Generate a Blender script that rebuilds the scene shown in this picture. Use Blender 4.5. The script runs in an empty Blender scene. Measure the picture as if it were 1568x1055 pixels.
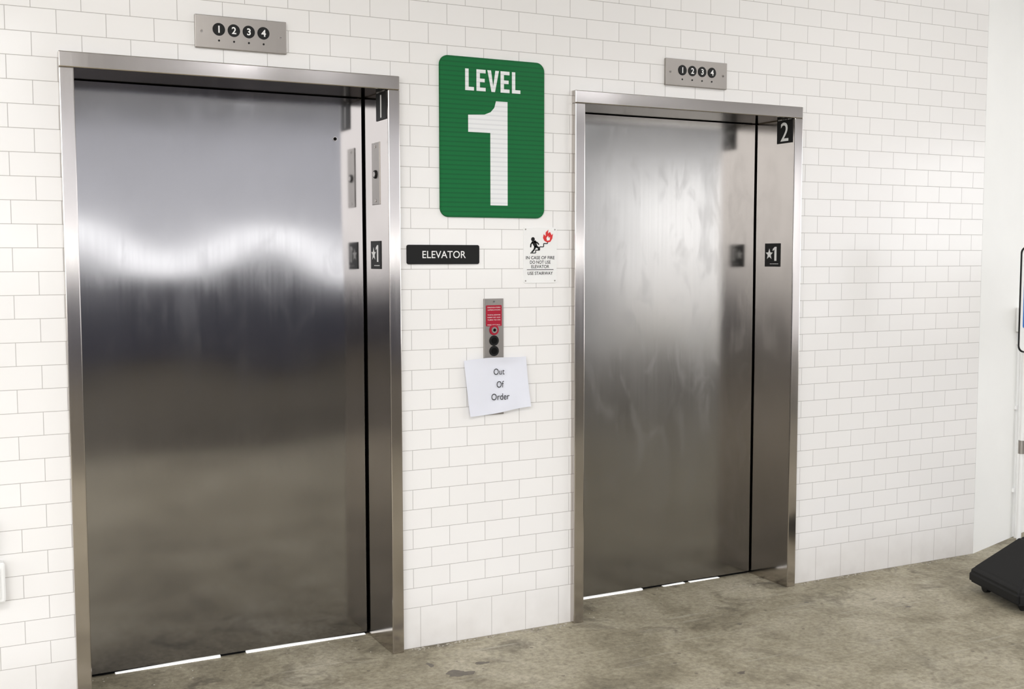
import bpy, bmesh, math, random
from mathutils import Matrix, Vector, noise as mnoise
random.seed(4)
S=bpy.context.scene
# ---------------------------------------------------------------- dimensions
W,G,RW,T,D,E,H=1.1844,.7568,1.2028,.0468,.2372,.0516,2.19
X2=W+G; XE=2*W+G+RW; YF=-.03; CEIL=3.4

# ---------------------------------------------------------------- materials
def nodes(name):
    m=bpy.data.materials.new(name); m.use_nodes=True
    nt=m.node_tree; b=nt.nodes["Principled BSDF"]
    return m,nt,b
def N(nt,t,**k):
    n=nt.nodes.new(t)
    for a,v in k.items(): setattr(n,a,v)
    return n
def col(c): return (c[0],c[1],c[2],1)
def plain(name,c,rough=.5,metal=0,emit=None,es=1,var=.06,scale=30,spec=.5):
    m,nt,b=nodes(name)
    tc=N(nt,'ShaderNodeTexCoord'); no=N(nt,'ShaderNodeTexNoise'); no.inputs['Scale'].default_value=scale
    no.inputs['Detail'].default_value=4
    nt.links.new(tc.outputs['Object'],no.inputs['Vector'])
    mx=N(nt,'ShaderNodeMix',data_type='RGBA')
    nt.links.new(no.outputs['Fac'],mx.inputs[0])
    mx.inputs[6].default_value=col([x*(1-var) for x in c]); mx.inputs[7].default_value=col([min(1,x*(1+var)) for x in c])
    nt.links.new(mx.outputs[2],b.inputs['Base Color'])
    b.inputs['Roughness'].default_value=rough; b.inputs['Metallic'].default_value=metal
    b.inputs['Specular IOR Level'].default_value=spec
    if emit:
        b.inputs['Emission Color'].default_value=col(emit); b.inputs['Emission Strength'].default_value=es
    return m
def steel(name,c,rough,rvar=.08,streak=.02,smudge=.0,wipe=0):
    m,nt,b=nodes(name)
    tc=N(nt,'ShaderNodeTexCoord')
    mp=N(nt,'ShaderNodeMapping'); mp.inputs['Scale'].default_value=(90,90,1.2)
    nt.links.new(tc.outputs['Object'],mp.inputs['Vector'])
    n1=N(nt,'ShaderNodeTexNoise'); n1.inputs['Scale'].default_value=1.0; n1.inputs['Detail'].default_value=3
    nt.links.new(mp.outputs[0],n1.inputs['Vector'])
    mp2=N(nt,'ShaderNodeMapping'); mp2.inputs['Scale'].default_value=(1.6,1.6,.7)
    nt.links.new(tc.outputs['Object'],mp2.inputs['Vector'])
    n2=N(nt,'ShaderNodeTexNoise'); n2.inputs['Scale'].default_value=3.0; n2.inputs['Detail'].default_value=3; n2.inputs['Roughness'].default_value=.5
    nt.links.new(mp2.outputs[0],n2.inputs['Vector'])
    a=N(nt,'ShaderNodeMath',operation='MULTIPLY_ADD'); a.inputs[1].default_value=rvar; a.inputs[2].default_value=rough-rvar*.5
    nt.links.new(n1.outputs['Fac'],a.inputs[0])
    r2=N(nt,'ShaderNodeMapRange'); r2.inputs['From Min'].default_value=.35; r2.inputs['From Max'].default_value=.7
    r2.inputs['To Min'].default_value=0; r2.inputs['To Max'].default_value=smudge
    nt.links.new(n2.outputs['Fac'],r2.inputs['Value'])
    s=N(nt,'ShaderNodeMath',operation='ADD'); nt.links.new(a.outputs[0],s.inputs[0]); nt.links.new(r2.outputs[0],s.inputs[1])
    out=s
    if wipe:   # hand wipes / cleaning smears
        n3=N(nt,'ShaderNodeTexNoise'); n3.inputs['Scale'].default_value=5; n3.inputs['Detail'].default_value=4; n3.inputs['Distortion'].default_value=1.6
        nt.links.new(mp2.outputs[0],n3.inputs['Vector'])
        r3=N(nt,'ShaderNodeMapRange'); r3.inputs['From Min'].default_value=.52; r3.inputs['From Max'].default_value=.66; r3.inputs['To Max'].default_value=wipe
        nt.links.new(n3.outputs['Fac'],r3.inputs['Value'])
        out=N(nt,'ShaderNodeMath',operation='ADD'); nt.links.new(s.outputs[0],out.inputs[0]); nt.links.new(r3.outputs[0],out.inputs[1])
    nt.links.new(out.outputs[0],b.inputs['Roughness'])
    mx=N(nt,'ShaderNodeMix',data_type='RGBA'); nt.links.new(n2.outputs['Fac'],mx.inputs[0])
    mx.inputs[6].default_value=col([x*.92 for x in c]); mx.inputs[7].default_value=col([x*1.08 for x in c])
    nt.links.new(mx.outputs[2],b.inputs['Base Color'])
    b.inputs['Metallic'].default_value=1
    bp=N(nt,'ShaderNodeBump'); bp.inputs['Strength'].default_value=streak; bp.inputs['Distance'].default_value=.002
    nt.links.new(n1.outputs['Fac'],bp.inputs['Height']); nt.links.new(bp.outputs[0],b.inputs['Normal'])
    return m
def tile_mat():
    m,nt,b=nodes("white_subway_tile"); L=nt.links
    tc=N(nt,'ShaderNodeTexCoord'); sp=N(nt,'ShaderNodeSeparateXYZ'); L.new(tc.outputs['Object'],sp.inputs[0])
    def brick(w,h,z0,off,x0):
        ax=N(nt,'ShaderNodeMath',operation='ADD'); ax.inputs[1].default_value=x0+w*40; L.new(sp.outputs['X'],ax.inputs[0])
        az=N(nt,'ShaderNodeMath',operation='ADD'); az.inputs[1].default_value=-z0+h*20; L.new(sp.outputs['Z'],az.inputs[0])
        cb=N(nt,'ShaderNodeCombineXYZ'); L.new(ax.outputs[0],cb.inputs[0]); L.new(az.outputs[0],cb.inputs[1])
        br=N(nt,'ShaderNodeTexBrick'); br.offset=off; br.squash=1
        br.inputs['Scale'].default_value=1; br.inputs['Brick Width'].default_value=w; br.inputs['Row Height'].default_value=h
        br.inputs['Mortar Size'].default_value=.0013; br.inputs['Mortar Smooth'].default_value=.25
        br.inputs['Color1'].default_value=(.865,.852,.84,1); br.inputs['Color2'].default_value=(.85,.837,.823,1)
        br.inputs['Mortar'].default_value=(.47,.45,.43,1)
        L.new(cb.outputs[0],br.inputs['Vector']); return br
    b1=brick(.1546,.0773,.160,.5,.0); b2=brick(.1546,.160,0,0,-1.42+.1546*10)
    lt=N(nt,'ShaderNodeMath',operation='LESS_THAN'); lt.inputs[1].default_value=.160; L.new(sp.outputs['Z'],lt.inputs[0])
    mc=N(nt,'ShaderNodeMix',data_type='RGBA'); L.new(lt.outputs[0],mc.inputs[0]); L.new(b1.outputs['Color'],mc.inputs[6]); L.new(b2.outputs['Color'],mc.inputs[7])
    mf=N(nt,'ShaderNodeMix',data_type='FLOAT'); L.new(lt.outputs[0],mf.inputs[0]); L.new(b1.outputs['Fac'],mf.inputs[2]); L.new(b2.outputs['Fac'],mf.inputs[3])
    no=N(nt,'ShaderNodeTexNoise'); no.inputs['Scale'].default_value=9; no.inputs['Detail'].default_value=6; L.new(tc.outputs['Object'],no.inputs['Vector'])
    mr=N(nt,'ShaderNodeMapRange'); mr.inputs['From Min'].default_value=.22; mr.inputs['From Max'].default_value=0; mr.inputs['To Min'].default_value=0; mr.inputs['To Max'].default_value=.55
    L.new(sp.outputs['Z'],mr.inputs['Value'])
    mm=N(nt,'ShaderNodeMath',operation='MULTIPLY'); L.new(no.outputs['Fac'],mm.inputs[0]); L.new(mr.outputs[0],mm.inputs[1])
    g=N(nt,'ShaderNodeMix',data_type='RGBA'); L.new(mm.outputs[0],g.inputs[0]); L.new(mc.outputs[2],g.inputs[6]); g.inputs[7].default_value=(.42,.38,.34,1)
    L.new(g.outputs[2],b.inputs['Base Color'])
    rr=N(nt,'ShaderNodeMapRange'); rr.inputs['To Min'].default_value=.13; rr.inputs['To Max'].default_value=.7; L.new(mf.outputs[0],rr.inputs['Value']); L.new(rr.outputs[0],b.inputs['Roughness'])
    n2=N(nt,'ShaderNodeTexNoise'); n2.inputs['Scale'].default_value=7; n2.inputs['Detail'].default_value=1; L.new(tc.outputs['Object'],n2.inputs['Vector'])
    h=N(nt,'ShaderNodeMath',operation='MULTIPLY_ADD'); h.inputs[1].default_value=-.6; L.new(mf.outputs[0],h.inputs[0]); L.new(n2.outputs['Fac'],h.inputs[2])
    bp=N(nt,'ShaderNodeBump'); bp.inputs['Strength'].default_value=.35; bp.inputs['Distance'].default_value=.002
    L.new(h.outputs[0],bp.inputs['Height']); L.new(bp.outputs[0],b.inputs['Normal'])
    return m
def concrete_mat():
    m,nt,b=nodes("worn_concrete"); L=nt.links
    tc=N(nt,'ShaderNodeTexCoord')
    def noise(s,d=6,r=.6,dist=0,vec=None):
        n=N(nt,'ShaderNodeTexNoise'); n.inputs['Scale'].default_value=s; n.inputs['Detail'].default_value=d; n.inputs['Roughness'].default_value=r
        n.inputs['Distortion'].default_value=dist
        L.new(vec or tc.outputs['Object'],n.inputs['Vector']); return n
    a=noise(1.9,8,.7,.6); r=N(nt,'ShaderNodeValToRGB'); L.new(a.outputs['Fac'],r.inputs[0])
    r.color_ramp.elements[0].position=.34; r.color_ramp.elements[0].color=(.205,.180,.128,1)
    r.color_ramp.elements[1].position=.66; r.color_ramp.elements[1].color=(.49,.45,.355,1)
    e=r.color_ramp.elements.new(.5); e.color=(.35,.315,.232,1)
    f=noise(45,8,.75); r2=N(nt,'ShaderNodeValToRGB'); L.new(f.outputs['Fac'],r2.inputs[0])
    r2.color_ramp.elements[0].position=.32; r2.color_ramp.elements[0].color=(.50,.49,.47,1); r2.color_ramp.elements[1].position=.60; r2.color_ramp.elements[1].color=(1.12,1.12,1.1,1)
    mu=N(nt,'ShaderNodeMix',data_type='RGBA',blend_type='MULTIPLY'); mu.inputs[0].default_value=.8
    L.new(r.outputs[0],mu.inputs[6]); L.new(r2.outputs[0],mu.inputs[7])
    s=noise(4,6,.68,1.0); r3=N(nt,'ShaderNodeValToRGB'); L.new(s.outputs['Fac'],r3.inputs[0])
    r3.color_ramp.elements[0].position=.54; r3.color_ramp.elements[0].color=(0,0,0,1); r3.color_ramp.elements[1].position=.70; r3.color_ramp.elements[1].color=(1,1,1,1)
    sp=N(nt,'ShaderNodeSeparateXYZ'); L.new(tc.outputs['Object'],sp.inputs[0])
    gy=N(nt,'ShaderNodeMapRange'); gy.inputs['From Min'].default_value=-.55; gy.inputs['From Max'].default_value=-.02; gy.inputs['To Min'].default_value=.55; gy.inputs['To Max'].default_value=.9; L.new(sp.outputs['Y'],gy.inputs['Value'])
    mk=N(nt,'ShaderNodeMath',operation='MULTIPLY'); L.new(gy.outputs[0],mk.inputs[1]); L.new(r3.outputs[0],mk.inputs[0])
    st=N(nt,'ShaderNodeMix',data_type='RGBA'); L.new(mk.outputs[0],st.inputs[0]); L.new(mu.outputs[2],st.inputs[6]); st.inputs[7].default_value=(.11,.095,.07,1)
    mp=N(nt,'ShaderNodeMapping'); mp.inputs['Rotation'].default_value=(0,0,.35); mp.inputs['Scale'].default_value=(1.0,22,1); L.new(tc.outputs['Object'],mp.inputs['Vector'])
    sc=noise(1.6,3,.6,.2,mp.outputs[0]); r4=N(nt,'ShaderNodeMapRange'); r4.inputs['From Min'].default_value=.60; r4.inputs['From Max'].default_value=.70; r4.inputs['To Max'].default_value=.35
    L.new(sc.outputs['Fac'],r4.inputs['Value'])
    s3=N(nt,'ShaderNodeMix',data_type='RGBA'); L.new(r4.outputs[0],s3.inputs[0]); L.new(st.outputs[2],s3.inputs[6]); s3.inputs[7].default_value=(.55,.52,.44,1)
    v=N(nt,'ShaderNodeTexVoronoi'); v.inputs['Scale'].default_value=11; L.new(tc.outputs['Object'],v.inputs['Vector'])
    vl=N(nt,'ShaderNodeMath',operation='LESS_THAN'); vl.inputs[1].default_value=.08; L.new(v.outputs['Distance'],vl.inputs[0])
    vm=N(nt,'ShaderNodeMath',operation='MULTIPLY'); vm.inputs[1].default_value=.6; L.new(vl.outputs[0],vm.inputs[0])
    s2=N(nt,'ShaderNodeMix',data_type='RGBA'); L.new(vm.outputs[0],s2.inputs[0]); L.new(s3.outputs[2],s2.inputs[6]); s2.inputs[7].default_value=(.10,.085,.07,1)
    L.new(s2.outputs[2],b.inputs['Base Color'])
    b.inputs['Roughness'].default_value=.68; b.inputs['Specular IOR Level'].default_value=.35
    bp=N(nt,'ShaderNodeBump'); bp.inputs['Strength'].default_value=.5; bp.inputs['Distance'].default_value=.006; L.new(f.outputs['Fac'],bp.inputs['Height']); L.new(bp.outputs[0],b.inputs['Normal'])
    return m
def ribbed(name,c1,c2,rough=.5):
    m,nt,b=nodes(name); L=nt.links
    tc=N(nt,'ShaderNodeTexCoord'); sp=N(nt,'ShaderNodeSeparateXYZ'); L.new(tc.outputs['Object'],sp.inputs[0])
    mu=N(nt,'ShaderNodeMath',operation='MULTIPLY'); mu.inputs[1].default_value=2*math.pi/.0178; L.new(sp.outputs['Z'],mu.inputs[0])
    si=N(nt,'ShaderNodeMath',operation='SINE'); L.new(mu.outputs[0],si.inputs[0])
    r=N(nt,'ShaderNodeMapRange'); r.inputs['From Min'].default_value=.3; r.inputs['From Max'].default_value=1; L.new(si.outputs[0],r.inputs['Value'])
    mx=N(nt,'ShaderNodeMix',data_type='RGBA'); L.new(r.outputs[0],mx.inputs[0]); mx.inputs[6].default_value=col(c1); mx.inputs[7].default_value=col(c2)
    L.new(mx.outputs[2],b.inputs['Base Color']); b.inputs['Roughness'].default_value=rough; b.inputs['Specular IOR Level'].default_value=.25
    return m
M_tile=tile_mat(); M_conc=concrete_mat()
M_door1=steel("brushed_steel_door",(.33,.322,.322),.09,.03,.010,.02,.015)
M_door2=steel("smudged_steel_door",(.31,.30,.288),.16,.04,.02,.03,.04)
M_frame=steel("brushed_steel_frame",(.54,.505,.475),.12,.04,.010,.02)
M_plate=steel("steel_plate",(.36,.335,.31),.36,.1,.05,.05)
M_black=plain("black_plastic",(.008,.008,.008),.5,spec=.25)
M_dark=plain("dark_void",(.006,.006,.006),.9,spec=.1)
M_white=plain("white_paint",(.85,.85,.84),.4,var=.01)
M_paper=plain("paper",(.74,.755,.83),.8,var=.01)
M_green=ribbed("green_ribbed",(.002,.138,.035),(.002,.100,.027))
M_wrib=ribbed("white_ribbed",(.82,.83,.84),(.70,.71,.73))
M_red=plain("red_enamel",(.36,.01,.03),.5,spec=.25)
M_flame=plain("flame_red",(.65,.02,.02),.5)
M_blue=plain("sign_blue",(.03,.16,.50),.4)
M_wall=plain("painted_plaster",(.86,.86,.84),.6,var=.02,scale=6)
M_ceil=plain("ceiling_paint",(.80,.81,.85),.9,var=.05,scale=3)
M_asph=plain("asphalt",(.072,.058,.034),.8,var=.3,scale=14)
M_beam=plain("beam_paint",(.84,.85,.91),.85,var=.1,scale=3)
M_para=plain("parapet_dark",(.055,.055,.075),.85,var=.2,scale=3)
M_sunlit=plain("outside_paving",(.45,.43,.40),.9,var=.1,scale=2)
M_gap=plain("cab_glow",(.9,.9,.9),.5,emit=(1,1,.98),es=.7)
M_stone=plain("mortar_crumbs",(.42,.39,.33),.9,var=.3,scale=60)
M_stain=plain("oil_stain",(.13,.112,.088),.5,var=.5,scale=40)
M_lamp=plain("added_lamp_diffuser",(.9,.9,.9),.5,emit=(1,.98,.96),es=4)
M_rubber=plain("rubber",(.012,.012,.012),.7,spec=.25)

# ---------------------------------------------------------------- builders
WALLM=Matrix(((1,0,0,0),(0,0,-1,0),(0,1,0,0),(0,0,0,1)))
def jambM(x): return Matrix(((0,0,-1,x),(-1,0,0,0),(0,1,0,0),(0,0,0,1)))
class B:
    def __init__(s,M=None): s.bm=bmesh.new(); s.mats=[]; s.M=M or Matrix()
    def mi(s,m):
        if m not in s.mats: s.mats.append(m)
        return s.mats.index(m)
    def add(s,bm,mat,M=None,smooth=False):
        i=s.mi(mat)
        for f in bm.faces: f.material_index=i; f.smooth=smooth
        bmesh.ops.transform(bm,matrix=s.M@(M or Matrix()),verts=bm.verts)
        me=bpy.data.meshes.new("tmp"); bm.to_mesh(me); bm.free(); s.bm.from_mesh(me); bpy.data.meshes.remove(me)
    def box(s,x0,x1,y0,y1,z0,z1,mat,bev=0,M=None,seg=2):
        bm=bmesh.new(); bmesh.ops.create_cube(bm,size=1)
        for v in bm.verts: v.co=Vector(((x0+x1)/2+v.co.x*(x1-x0),(y0+y1)/2+v.co.y*(y1-y0),(z0+z1)/2+v.co.z*(z1-z0)))
        if bev: bmesh.ops.bevel(bm,geom=bm.edges[:],offset=bev,segments=seg,affect='EDGES',profile=.5)
        s.add(bm,mat,M)
    def prism(s,pts,z0,z1,mat,M=None,bev=0):
        bm=bmesh.new(); a=[bm.verts.new((p[0],p[1],z0)) for p in pts]; c=[bm.verts.new((p[0],p[1],z1)) for p in pts]
        n=len(pts); bm.faces.new(a[::-1]); top=bm.faces.new(c)
        for i in range(n): bm.faces.new((a[i],a[(i+1)%n],c[(i+1)%n],c[i]))
        bmesh.ops.recalc_face_normals(bm,faces=bm.faces[:])
        if bev: bmesh.ops.bevel(bm,geom=[e for e in top.edges],offset=bev,segments=2,affect='EDGES')
        s.add(bm,mat,M)
    def rrect(s,x0,x1,y0,y1,r,z0,z1,mat,M=None,bev=0,n=6):
        P=[]
        for cx,cy,a0 in ((x1-r,y1-r,0),(x0+r,y1-r,90),(x0+r,y0+r,180),(x1-r,y0+r,270)):
            for k in range(n+1):
                a=math.radians(a0+90*k/n); P.append((cx+r*math.cos(a),cy+r*math.sin(a)))
        s.prism(P,z0,z1,mat,M,bev)
    def disc(s,cx,cy,r,z0,z1,mat,M=None,n=32,bev=0):
        s.prism([(cx+r*math.cos(2*math.pi*k/n),cy+r*math.sin(2*math.pi*k/n)) for k in range(n)],z0,z1,mat,M,bev)
    def seg(s,p,q,w,z0,z1,mat,w2=None):
        w2=w2 or w; d=Vector((q[0]-p[0],q[1]-p[1])).normalized(); n=Vector((-d.y,d.x))
        s.prism([(p[0]+n.x*w/2,p[1]+n.y*w/2),(p[0]-n.x*w/2,p[1]-n.y*w/2),(q[0]-n.x*w2/2,q[1]-n.y*w2/2),(q[0]+n.x*w2/2,q[1]+n.y*w2/2)],z0,z1,mat)
    def cyl(s,p,q,r,mat,n=20,r2=None):
        p=Vector(p);q=Vector(q);d=q-p
        bm=bmesh.new(); bmesh.ops.create_cone(bm,cap_ends=True,segments=n,radius1=r,radius2=r if r2 is None else r2,depth=d.length)
        bmesh.ops.transform(bm,matrix=Matrix.Translation((p+q)/2)@d.to_track_quat('Z','Y').to_matrix().to_4x4(),verts=bm.verts)
        s.add(bm,mat,None,False)
    def text(s,body,x0,x1,y0,y1,z,mat,bold=0,M=None,thick=.0004):
        cu=bpy.data.curves.new("t",'FONT'); cu.body=body; cu.size=1; cu.offset=bold; cu.align_x='CENTER'; cu.resolution_u=4
        o=bpy.data.objects.new("t",cu); S.collection.objects.link(o)
        dg=bpy.context.evaluated_depsgraph_get(); dg.update()
        me=bpy.data.meshes.new_from_object(o.evaluated_get(dg)); bm=bmesh.new(); bm.from_mesh(me)
        bpy.data.objects.remove(o); bpy.data.meshes.remove(me)
        xs=[v.co.x for v in bm.verts]; ys=[v.co.y for v in bm.verts]
        a,b_,c,d=min(xs),max(xs),min(ys),max(ys)
        if x1 is None:
            k=(y1-y0)/(d-c); w=(b_-a)*k; x1=x0+w/2; x0=x0-w/2
        for v in bm.verts:
            v.co=Vector((x0+(v.co.x-a)/(b_-a)*(x1-x0),y0+(v.co.y-c)/(d-c)*(y1-y0),z))
        s.add(bm,mat,M)
    def make(s,name,parent=None,loc=None):
        me=bpy.data.meshes.new(name); s.bm.to_mesh(me); s.bm.free()
        for m in s.mats: me.materials.append(m)
        o=bpy.data.objects.new(name,me); S.collection.objects.link(o)
        if parent: o.parent=parent
        return o
def empty(name):
    e=bpy.data.objects.new(name,None); S.collection.objects.link(e); e.empty_display_size=.2; return e
def screw(b,x,y,z,r=.005):
    b.disc(x,y,r,z,z+.0015,M_frame,n=16,bev=.0005); b.box(x-r*.8,x+r*.8,y-.0006,y+.0006,z+.0014,z+.0018,M_dark)
def crumb(b,x,y,r):
    bm=bmesh.new(); bmesh.ops.create_icosphere(bm,subdivisions=1,radius=r)
    for v in bm.verts: v.co*=random.uniform(.6,1.2); v.co.z*=.5
    bmesh.ops.translate(bm,vec=(x,y,r*.22),verts=bm.verts); b.add(bm,M_stone)

# ---------------------------------------------------------------- room shell
def mk(name,boxes):
    b=B()
    for q in boxes: b.box(*q)
    return b.make(name)
o=.012
mk("wall_back",[(-6,o,0,.4,0,CEIL,M_tile),(W-o,X2+o,0,.4,0,CEIL,M_tile),(X2+W-o,XE,0,.4,0,CEIL,M_tile),
   (o,W-o,0,.4,H-o,CEIL,M_tile),(X2+o,X2+W-o,0,.4,H-o,CEIL,M_tile)])
mk("wall_shaft",[(-.5,XE,.42,.5,0,CEIL,M_dark)])
b=B(Matrix.Translation((XE,0,0))@Matrix.Rotation(math.radians(17.5),4,'Z'))
b.box(.002,9,.0,.3,0,CEIL,M_wall); b.make("wall_right")
b=B(); b.box(-12,16,-4.4,1.2,-.2,0,M_conc); b.make("floor")
b=B(); b.box(-12,16,-12.3,-4.4,-.2,-.001,M_asph); b.make("driveway_floor")
b=B(); b.box(-60,80,-90,-12.31,-.3,-.01,M_sunlit); b.make("outside_ground")
b=B(); b.box(-7,16,-6,3,CEIL,CEIL+.25,M_ceil); b.box(.6,16,-12.3,-6,CEIL,CEIL+.25,M_ceil); b.make("ceiling")
b=B(); b.box(-7,9.8,-12.2,-12,0,1.40,M_para)
b.box(.6,9.8,-12.2,-11.8,1.82,CEIL,M_beam)
b.box(.4,.7,-12.2,-11.8,1.4,CEIL,M_beam)
b.box(9.4,9.8,-12.25,-11.8,0,CEIL,M_beam); b.box(9.8,13.4,-12.2,-11.8,3.1,CEIL,M_beam); b.box(13.4,16,-12.2,-12,0,CEIL,M_beam)
b.make("wall_front")
b=B(); b.box(-7.2,-7,-12.2,.4,0,.6,M_para); b.box(-7.2,-7,-6,.4,3.2,CEIL,M_beam); b.make("wall_left")

# ---------------------------------------------------------------- elevator doorways
def doorway(x,doorM,number,strips,lock,hole,seed,amp):
    e=empty("elevator_doorway")
    b=B()
    b.box(x,x+T,YF,D+.02,0,H-E,M_frame,.0035)
    b.box(x+W-T,x+W,YF,D+.02,0,H-E,M_frame,.0035)
    b.box(x,x+W,YF,D+.02,H-E,H,M_frame,.0035)
    b.make("steel_frame",e)
    bm=bmesh.new(); nx,nz=90,150; xa=x+T+.003; xb=x+W-T-.008; za,zb=.014,H-E-.004; vs=[]
    for j in range(nz+1):
        z=za+(zb-za)*j/nz
        for i in range(nx+1):
            xx=xa+(xb-xa)*i/nx; u=xx-x
            k=math.exp(-((z-1.56)/.42)**2)
            y=D+amp*(z-1.56)*math.cos(2*math.pi*(u-.34)/.84)*k+.0008*math.sin(u*5.1+z*2.3)*math.cos(z*3.1)
            y+=.0007*mnoise.noise(Vector((u*2.6+seed,z*3.6,seed)))
            vs.append(bm.verts.new((xx,y,z)))
    for j in range(nz):
        for i in range(nx):
            a=j*(nx+1)+i; bm.faces.new((vs[a],vs[a+1],vs[a+nx+2],vs[a+nx+1]))
    b=B(); b.add(bm,doorM,None,True)
    b.box(xa,xb,D+.006,D+.03,za,zb,doorM)
    if hole: b.disc(x+1.021,1.976,.0065,-D+.0015,-D+.004,M_dark,M=WALLM,n=20); b.disc(x+1.021,1.976,.009,-D+.0005,-D+.0018,M_frame,M=WALLM,n=20)
    b.make("door_panel",e)
    b=B(); b.box(x+T,x+W-T,D+.032,D+.05,0,H-E,M_dark); b.box(x+T,x+W-T,D+.02,D+.032,0,.013,M_dark)
    b.make("door_recess",e)
    b=B()
    for s0,s1,h0,h1 in strips: b.prism([(s0,.0005),(s1,.0005),(s1,h1),(s0,h0)],-D-.02,-D-.004,M_gap,M=WALLM)
    b.make("cab_light_gap",e)
    b=B()
    for i in range(50): crumb(b,x+random.uniform(T+.01,W-T-.01),random.uniform(.0,D-.01),random.uniform(.001,.004))
    b.make("threshold_grit",e)
    jx=x+W-T; b=B(jambM(jx))
    b.box(-.088,.016,2.033,2.154,-.001,.003,M_black,.0008)
    b.text("ELEVATOR",-.080,.008,2.136,2.147,.0034,M_white)
    b.text(number,-.036,None,2.042,2.126,.0034,M_white,.005)
    b.make("elevator_number_plate",e)
    b=B(jambM(jx)); b.box(-.160,-.055,1.475,1.582,-.001,.003,M_black,.0008)
    P=[]
    for k in range(10):
        a=math.pi/2+k*math.pi/5; r=.026 if k%2==0 else .011; P.append((-.128+r*math.cos(a),1.532+r*math.sin(a)))
    b.prism(P,.003,.0036,M_white)
    b.prism([(-.078,1.502),(-.092,1.502),(-.092,1.554),(-.104,1.547),(-.104,1.556),(-.090,1.566),(-.078,1.566)],.003,.0036,M_white)
    for k in range(8): b.disc(-.120+.0075*k,1.488,.002,.003,.0037,M_white,n=8)
    b.make("floor_star_plate",e)
    if lock:
        b=B(jambM(jx)); b.box(-.140,-.060,1.72,1.955,-.001,.003,M_plate,.001)
        b.disc(-.10,1.835,.016,.003,.008,M_black,bev=.001); b.disc(-.10,1.835,.009,.008,.0095,M_frame); b.box(-.1015,-.0985,1.829,1.841,.0094,.0098,M_dark)
        screw(b,-.10,1.94,.003); screw(b,-.10,1.735,.003)
        b.make("key_switch_plate",e)
    return e
doorway(0,M_door1,"1",[(.16,.542,.003,.009),(.642,1.125,.009,.003)],True,True,0.0,.0085)
doorway(X2,M_door2,"2",[(X2+.06,2.464,.006,.007),(2.580,2.700,.002,.004),(2.73,2.90,.003,.002)],False,False,7.3,.003)

# ---------------------------------------------------------------- floor indicators
def indicator(cx,cz,c0,c1):
    b=B(WALLM); b.box(cx-.160,cx+.160,cz-.056,cz+.056,-.002,.012,M_plate,.002)
    for k in range(4):
        x=c0+(c1-c0)*k/3
        b.disc(x,cz+.010,.0215,.012,.0145,M_black,bev=.001); b.text(str(k+1),x,None,cz-.002,cz+.022,.0148,M_white,.02)
        b.disc(x,cz-.028,.0035,.012,.0135,M_black,n=12)
    screw(b,cx-.138,cz,.012); screw(b,cx+.138,cz,.012)
    b.make("floor_indicator_panel")
indicator(.603,2.295,.524,.680); indicator(2.551,2.298,2.475,2.629)

# ---------------------------------------------------------------- level sign
b=B(WALLM); b.rrect(1.356,1.811,1.674,2.287,.036,-.002,.008,M_green,bev=.0015,n=10)
def glyph(pl):
    for P in pl: b.prism(P,.008,.0092,M_wrib)
z0,z1=2.160,2.242; s=.0145; hb=.0135
def Lg(a): glyph([[(a,z0),(a+s,z0),(a+s,z1),(a,z1)],[(a+s,z0),(a+.037,z0),(a+.037,z0+hb),(a+s,z0+hb)]])
def Eg(a):
    m=(z0+z1)/2
    glyph([[(a,z0),(a+s,z0),(a+s,z1),(a,z1)]]+[[(a+s,q),(a+w,q),(a+w,q+hb),(a+s,q+hb)] for q,w in ((z0,.039),(m-hb/2,.035),(z1-hb,.039))])
Lg(1.463); Eg(1.511)
glyph([[(1.558,z1),(1.5735,z1),(1.583,z0+.020),(1.5925,z1),(1.608,z1),(1.5905,z0),(1.5755,z0)]])
Eg(1.615); Lg(1.665)
b.prism([(1.570,1.722),(1.645,1.722),(1.645,2.125),(1.595,2.125),(1.588,2.100),(1.572,2.082),(1.545,2.071),(1.475,2.067),(1.475,2.002),(1.570,2.002)],.008,.0092,M_wrib)
b.make("level_sign")

# ---------------------------------------------------------------- elevator sign
b=B(WALLM); b.rrect(1.218,1.522,1.493,1.567,.008,-.002,.007,M_black,bev=.001)
b.text("ELEVATOR",1.281,1.463,1.516,1.544,.0074,M_white,.004)
b.make("elevator_sign")

# ---------------------------------------------------------------- fire sign
fx0,fx1,fz0,fz1=1.719,1.871,1.416,1.639; b=B(WALLM)
b.rrect(fx0,fx1,fz0,fz1,.008,-.002,.003,M_white,bev=.0005)
def F(u,v): return (fx0+u*(fx1-fx0),fz1-v*(fz1-fz0))
st=[(.20,.46),(.36,.46),(.36,.41),(.48,.41),(.48,.35),(.60,.35),(.60,.29),(.72,.29),(.72,.23),(.80,.23)]
for p,q in zip(st[:-1],st[1:]): b.seg(F(*p),F(*q),.0038,.003,.0036,M_black)
b.disc(*F(.28,.215),.0085,.003,.0036,M_black,n=20)
for p,q,w,w2 in [((.30,.25),(.37,.35),.020,.014),((.36,.34),(.46,.37),.010,.007),((.46,.37),(.44,.41),.007,.006),((.35,.34),(.32,.40),.010,.007),((.32,.40),(.24,.45),.007,.006),((.31,.26),(.40,.27),.008,.005),((.40,.27),(.46,.31),.006,.005),((.28,.26),(.22,.30),.008,.005),((.22,.30),(.21,.36),.006,.005)]:
    b.seg(F(*p),F(*q),w,.003,.0037,M_black,w2)
b.prism([F(*p) for p in [(.62,.24),(.58,.19),(.60,.12),(.66,.16),(.66,.09),(.74,.04),(.73,.11),(.79,.08),(.84,.14),(.88,.11),(.86,.20),(.80,.26),(.70,.27)]],.0038,.0042,M_flame)
b.prism([F(*p) for p in [(.70,.24),(.68,.19),(.73,.15),(.75,.19),(.79,.17),(.78,.23)]],.0042,.0046,M_white)
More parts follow.
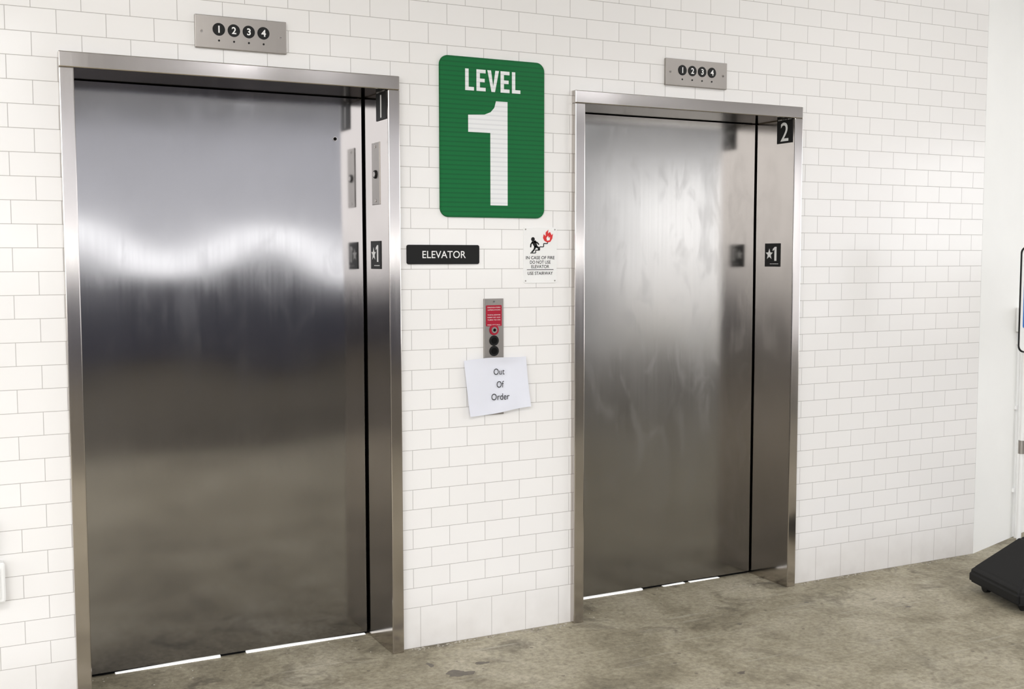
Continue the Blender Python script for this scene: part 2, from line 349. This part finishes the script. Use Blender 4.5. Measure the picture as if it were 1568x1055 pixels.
for tx,v,w in (("IN CASE OF FIRE",.545,.86),("DO NOT USE",.625,.62),("ELEVATOR",.705,.54),("USE STAIRWAY",.825,.76)):
    p=F(.5-w/2,v+.029); q=F(.5+w/2,v-.029); b.text(tx,p[0],q[0],p[1],q[1],.0034,M_black,.012)
b.seg(F(.10,.76),F(.90,.76),.0024,.003,.0036,M_black)
for u,v in ((.06,.04),(.94,.04),(.06,.96),(.94,.96)): b.disc(*F(u,v),.003,.003,.0042,M_plate,n=10)
b.make("fire_safety_sign")

# ---------------------------------------------------------------- hall call station
b=B(WALLM); b.box(1.541,1.627,.896,1.357,-.002,.008,M_plate,.0015)
b.rrect(1.549,1.618,1.248,1.331,.004,.008,.0092,M_red)
for i,tx in enumerate(("FIREFIGHTERS","OPERATION","","TO RECALL ELEVATORS","INSERT KEY AND","TURN TO ON","","FIRE RECALL")):
    if tx:
        z=1.322-.0098*i; w=min(.028,.0026*len(tx)+.004); b.text(tx,1.5835-w,1.5835+w,z-.002,z+.002,.0095,M_white,0)
for z,mr in ((1.233,M_red),(1.191,M_black),(1.150,M_black)):
    b.disc(1.584,z,.0205,.008,.0115,mr,bev=.001); b.disc(1.584,z,.0125,.0115,.014,M_plate if mr is M_red else M_dark,bev=.001)
    if mr is M_red: b.disc(1.584,z,.006,.014,.0155,M_dark)
screw(b,1.584,1.345,.008,.004); screw(b,1.584,.905,.008,.004)
b.make("hall_call_station")

# ---------------------------------------------------------------- taped paper
c=[(1.450,1.117),(1.724,1.127),(1.743,.917),(1.474,.895)]
bm=bmesh.new(); n=24; vs=[]
for j in range(n+1):
    v=j/n
    for i in range(n+1):
        u=i/n
        x=(1-v)*((1-u)*c[0][0]+u*c[1][0])+v*((1-u)*c[3][0]+u*c[2][0]); z=(1-v)*((1-u)*c[0][1]+u*c[1][1])+v*((1-u)*c[3][1]+u*c[2][1])
        z+=.004*math.sin(u*5)*(1-2*v)
        y=-.0125-.004*math.sin(u*6+.5)*math.sin(v*4+1)-.014*max(0,u-.8)*5*v*v*.8-.010*(max(0,.2-u)*5)*v*v-.012*max(0,(.12-v)*8)*u*(1-u)*4*.6
        y-=.0015*mnoise.noise(Vector((u*5,v*4,2)))
        vs.append(bm.verts.new((x,y,z)))
for j in range(n):
    for i in range(n):
        a=j*(n+1)+i; bm.faces.new((vs[a],vs[a+n+1],vs[a+n+2],vs[a+1]))
b=B(); b.add(bm,M_paper,None,True)
R=Matrix.Translation((0,-.0190,0))@WALLM
for tx,x,z,hh,w in (("Out",1.601,1.068,.025,.048),("Of",1.606,1.017,.026,.032),("Order",1.607,.968,.026,.080)):
    b.text(tx,x-w/2,x+w/2,z-hh/2,z+hh/2,.0,M_black,.0,M=R)
b.make("out_of_order_notice")

# ---------------------------------------------------------------- outlet box on left wall
b=B(WALLM); b.rrect(-.34,-.212,.400,.530,.008,-.002,.045,M_white,bev=.004)
b.rrect(-.325,-.227,.412,.516,.006,.045,.052,M_white,bev=.002); b.box(-.29,-.268,.50,.508,.05,.058,M_plate,.001)
b.box(-.30,-.235,.530,.66,-.001,.022,M_black,.003)
b.make("electrical_outlet_box")

# ---------------------------------------------------------------- conduit on right wall
ca=Matrix.Translation((XE,0,0))@Matrix.Rotation(math.radians(17.5),4,'Z')
b=B(ca); b.cyl((.50,-.02,.0),(.50,-.02,1.12),.012,M_white)
for z in (.25,.7,1.05): b.box(.475,.525,-.012,.002,z,z+.02,M_white,.002)
b.box(.455,.545,-.05,.001,1.12,1.25,M_white,.006)
b.make("wall_conduit")

# ---------------------------------------------------------------- portable sign stand
e=empty("portable_sign_stand")
R2=Vector((.936,-.352,0)); A=Vector((3.805,-.425,0)); Bc=Vector((3.675,-.80,0)); Pp=Vector((3.985,-.545,0))
bm=bmesh.new()
def ring(z,sc,cen):
    q=[A,Bc,Bc+R2*.52,A+R2*.52]; return [bm.verts.new(((p-cen)*sc+cen)+Vector((0,0,z))) for p in q]
cen=(Pp+Vector((.06,-.05,0)))
rs=[ring(.035,1,cen),ring(.085,1.0,cen),ring(.105,.93,cen),ring(.215,.42,cen),ring(.25,.26,cen)]
for a,c_ in zip(rs[:-1],rs[1:]):
    for i in range(4): bm.faces.new((a[i],a[(i+1)%4],c_[(i+1)%4],c_[i]))
bm.faces.new(rs[-1]); bm.faces.new(rs[0][::-1]); bmesh.ops.recalc_face_normals(bm,faces=bm.faces[:])
bmesh.ops.bevel(bm,geom=bm.edges[:],offset=.01,segments=2,affect='EDGES')
b=B(); b.add(bm,M_rubber)
for p in (A+R2*.06+Vector((-.03,-.06,0)),Bc+R2*.06+Vector((.015,.05,0)),Bc+R2*.44,A+R2*.46):
    b.cyl(Vector((p.x,p.y,.026))-R2*.012,Vector((p.x,p.y,.026))+R2*.012,.026,M_black)
b.make("weighted_base",e)
sd=Vector((.97,-.24,0)).normalized(); sn=Vector((sd.y,-sd.x,0))
b=B(); q=Pp+sd*.235
b.cyl((Pp.x,Pp.y,.15),(Pp.x,Pp.y,1.54),.010,M_white); b.cyl((q.x,q.y,.12),(q.x,q.y,1.54),.010,M_white)
b.cyl((Pp.x,Pp.y,.65),(q.x,q.y,.65),.008,M_white); b.cyl((Pp.x,Pp.y,.63),(Pp.x,Pp.y,.69),.015,M_plate)
b.make("post",e)
Ms=Matrix(((sd.x,0,sn.x,Pp.x),(sd.y,0,sn.y,Pp.y),(0,1,0,0),(0,0,0,1)))
b=B(Ms); b.rrect(-.046,.275,1.09,1.565,.03,.011,.015,M_black,bev=.0005); b.rrect(-.040,.268,1.097,1.558,.026,.015,.0165,M_white); b.rrect(-.028,.257,1.2,1.42,.01,.0165,.0175,M_blue)
b.text("P",.117,None,1.25,1.38,.018,M_white,.03)
b.make("sign_board",e)

# ---------------------------------------------------------------- crumbs and stains
def debris(xa,xb,n):
    b=B()
    for i in range(n): crumb(b,random.uniform(xa,xb),-abs(random.gauss(0,.014))-.010,random.uniform(.0015,.006))
    b.make("mortar_debris")
debris(W+.02,X2-.02,130); debris(X2+W+.02,XE-.05,110); 
b=B()
for i in range(120): crumb(b,random.uniform(-.2,3.6),-random.uniform(.08,1.6),random.uniform(.001,.0035))
b.make("floor_grit")
b=B()
def blot(x,y,rx,ry,h=.0006):
    P=[]; ph=[random.uniform(0,6) for _ in range(4)]
    for k in range(40):
        a=2*math.pi*k/40; r=1+.25*math.sin(2*a+ph[0])+.18*math.sin(3*a+ph[1])+.1*math.sin(7*a+ph[2])
        P.append((x+rx*r*math.cos(a),y+ry*r*math.sin(a)))
    b.prism(P,.0001,h,M_stain)
blot(1.28,-.33,.05,.03); blot(1.40,-.27,.03,.012); blot(1.22,-.20,.012,.02); blot(2.55,-.35,.012,.008); blot(3.0,-.25,.01,.006); blot(3.35,-.5,.012,.01); blot(2.2,-.8,.02,.01); blot(3.3,-.35,.012,.004)
b.make("oil_stain")

# ---------------------------------------------------------------- unseen ceiling lamps, added to brighten the tile wall
def lamp(x,y,lx,ly,en):
    e=empty("added_ceiling_light"); e.location=(x,y,CEIL)
    b=B(); b.box(-lx/2-.03,lx/2+.03,-ly/2-.03,ly/2+.03,-.06,-.001,M_white,.008); b.box(-lx/2,lx/2,-ly/2,ly/2,-.065,-.058,M_lamp)
    b.make("added_fixture",e)
    l=bpy.data.lights.new("wall_fill_light",'AREA'); l.shape='RECTANGLE'; l.size=lx; l.size_y=ly; l.energy=en; l.color=(1,.975,.955)
    o=bpy.data.objects.new("wall_fill_light",l); S.collection.objects.link(o); o.parent=e; o.location=(0,0,-.08)
lamp(-1.6,-3.3,1.5,.5,68); lamp(.4,-3.2,1.2,.18,45); lamp(3.6,-1.5,1.2,.18,18); lamp(6.4,-1.3,1.2,.2,22)
def beam_fill_light(x,y,en):   # added light, brightens the unseen beam mirrored in the doors
    e=empty("beam_fill_light"); e.location=(x,y,CEIL)
    b=B(); b.box(-.25,.25,-.05,.06,-.24,-.05,M_white,.008); b.box(-.23,.23,-.055,-.049,-.23,-.06,M_lamp); b.box(-.02,.02,-.01,.03,-.05,-.001,M_plate)
    b.make("fill_light_housing",e)
    l=bpy.data.lights.new("beam_fill_lamp",'AREA'); l.shape='RECTANGLE'; l.size=.46; l.size_y=.16; l.energy=en; l.color=(.97,.98,1)
    o=bpy.data.objects.new("beam_fill_lamp",l); S.collection.objects.link(o); o.parent=e; o.location=(0,-.07,-.145); o.rotation_euler=(math.radians(-84),0,0)
beam_fill_light(2.6,-6.4,150); beam_fill_light(6.4,-6.4,130)

# ---------------------------------------------------------------- world, camera
w=bpy.data.worlds.new("overcast_sky"); S.world=w; w.use_nodes=True
bg=w.node_tree.nodes["Background"]; bg.inputs[0].default_value=(.97,.98,1,1); bg.inputs[1].default_value=3.9
cam=bpy.data.cameras.new("camera"); cam.sensor_width=36; cam.lens=1753.12/1568*36; cam.clip_start=.05
co=bpy.data.objects.new("camera",cam); S.collection.objects.link(co); S.camera=co
yaw,pitch,roll=.4760,.0755,-.0012
Fv=Vector((math.sin(yaw)*math.cos(pitch),math.cos(yaw)*math.cos(pitch),-math.sin(pitch))); Rv=Vector((math.cos(yaw),-math.sin(yaw),0)); Uv=Rv.cross(Fv)
R_=Rv*math.cos(roll)+Uv*math.sin(roll); U_=-Rv*math.sin(roll)+Uv*math.cos(roll)
co.matrix_world=Matrix(((R_.x,U_.x,-Fv.x,-.4216),(R_.y,U_.y,-Fv.y,-4.0538),(R_.z,U_.z,-Fv.z,1.5169),(0,0,0,1)))
S.view_settings.view_transform='Standard'; S.view_settings.look='None'; S.view_settings.exposure=.02
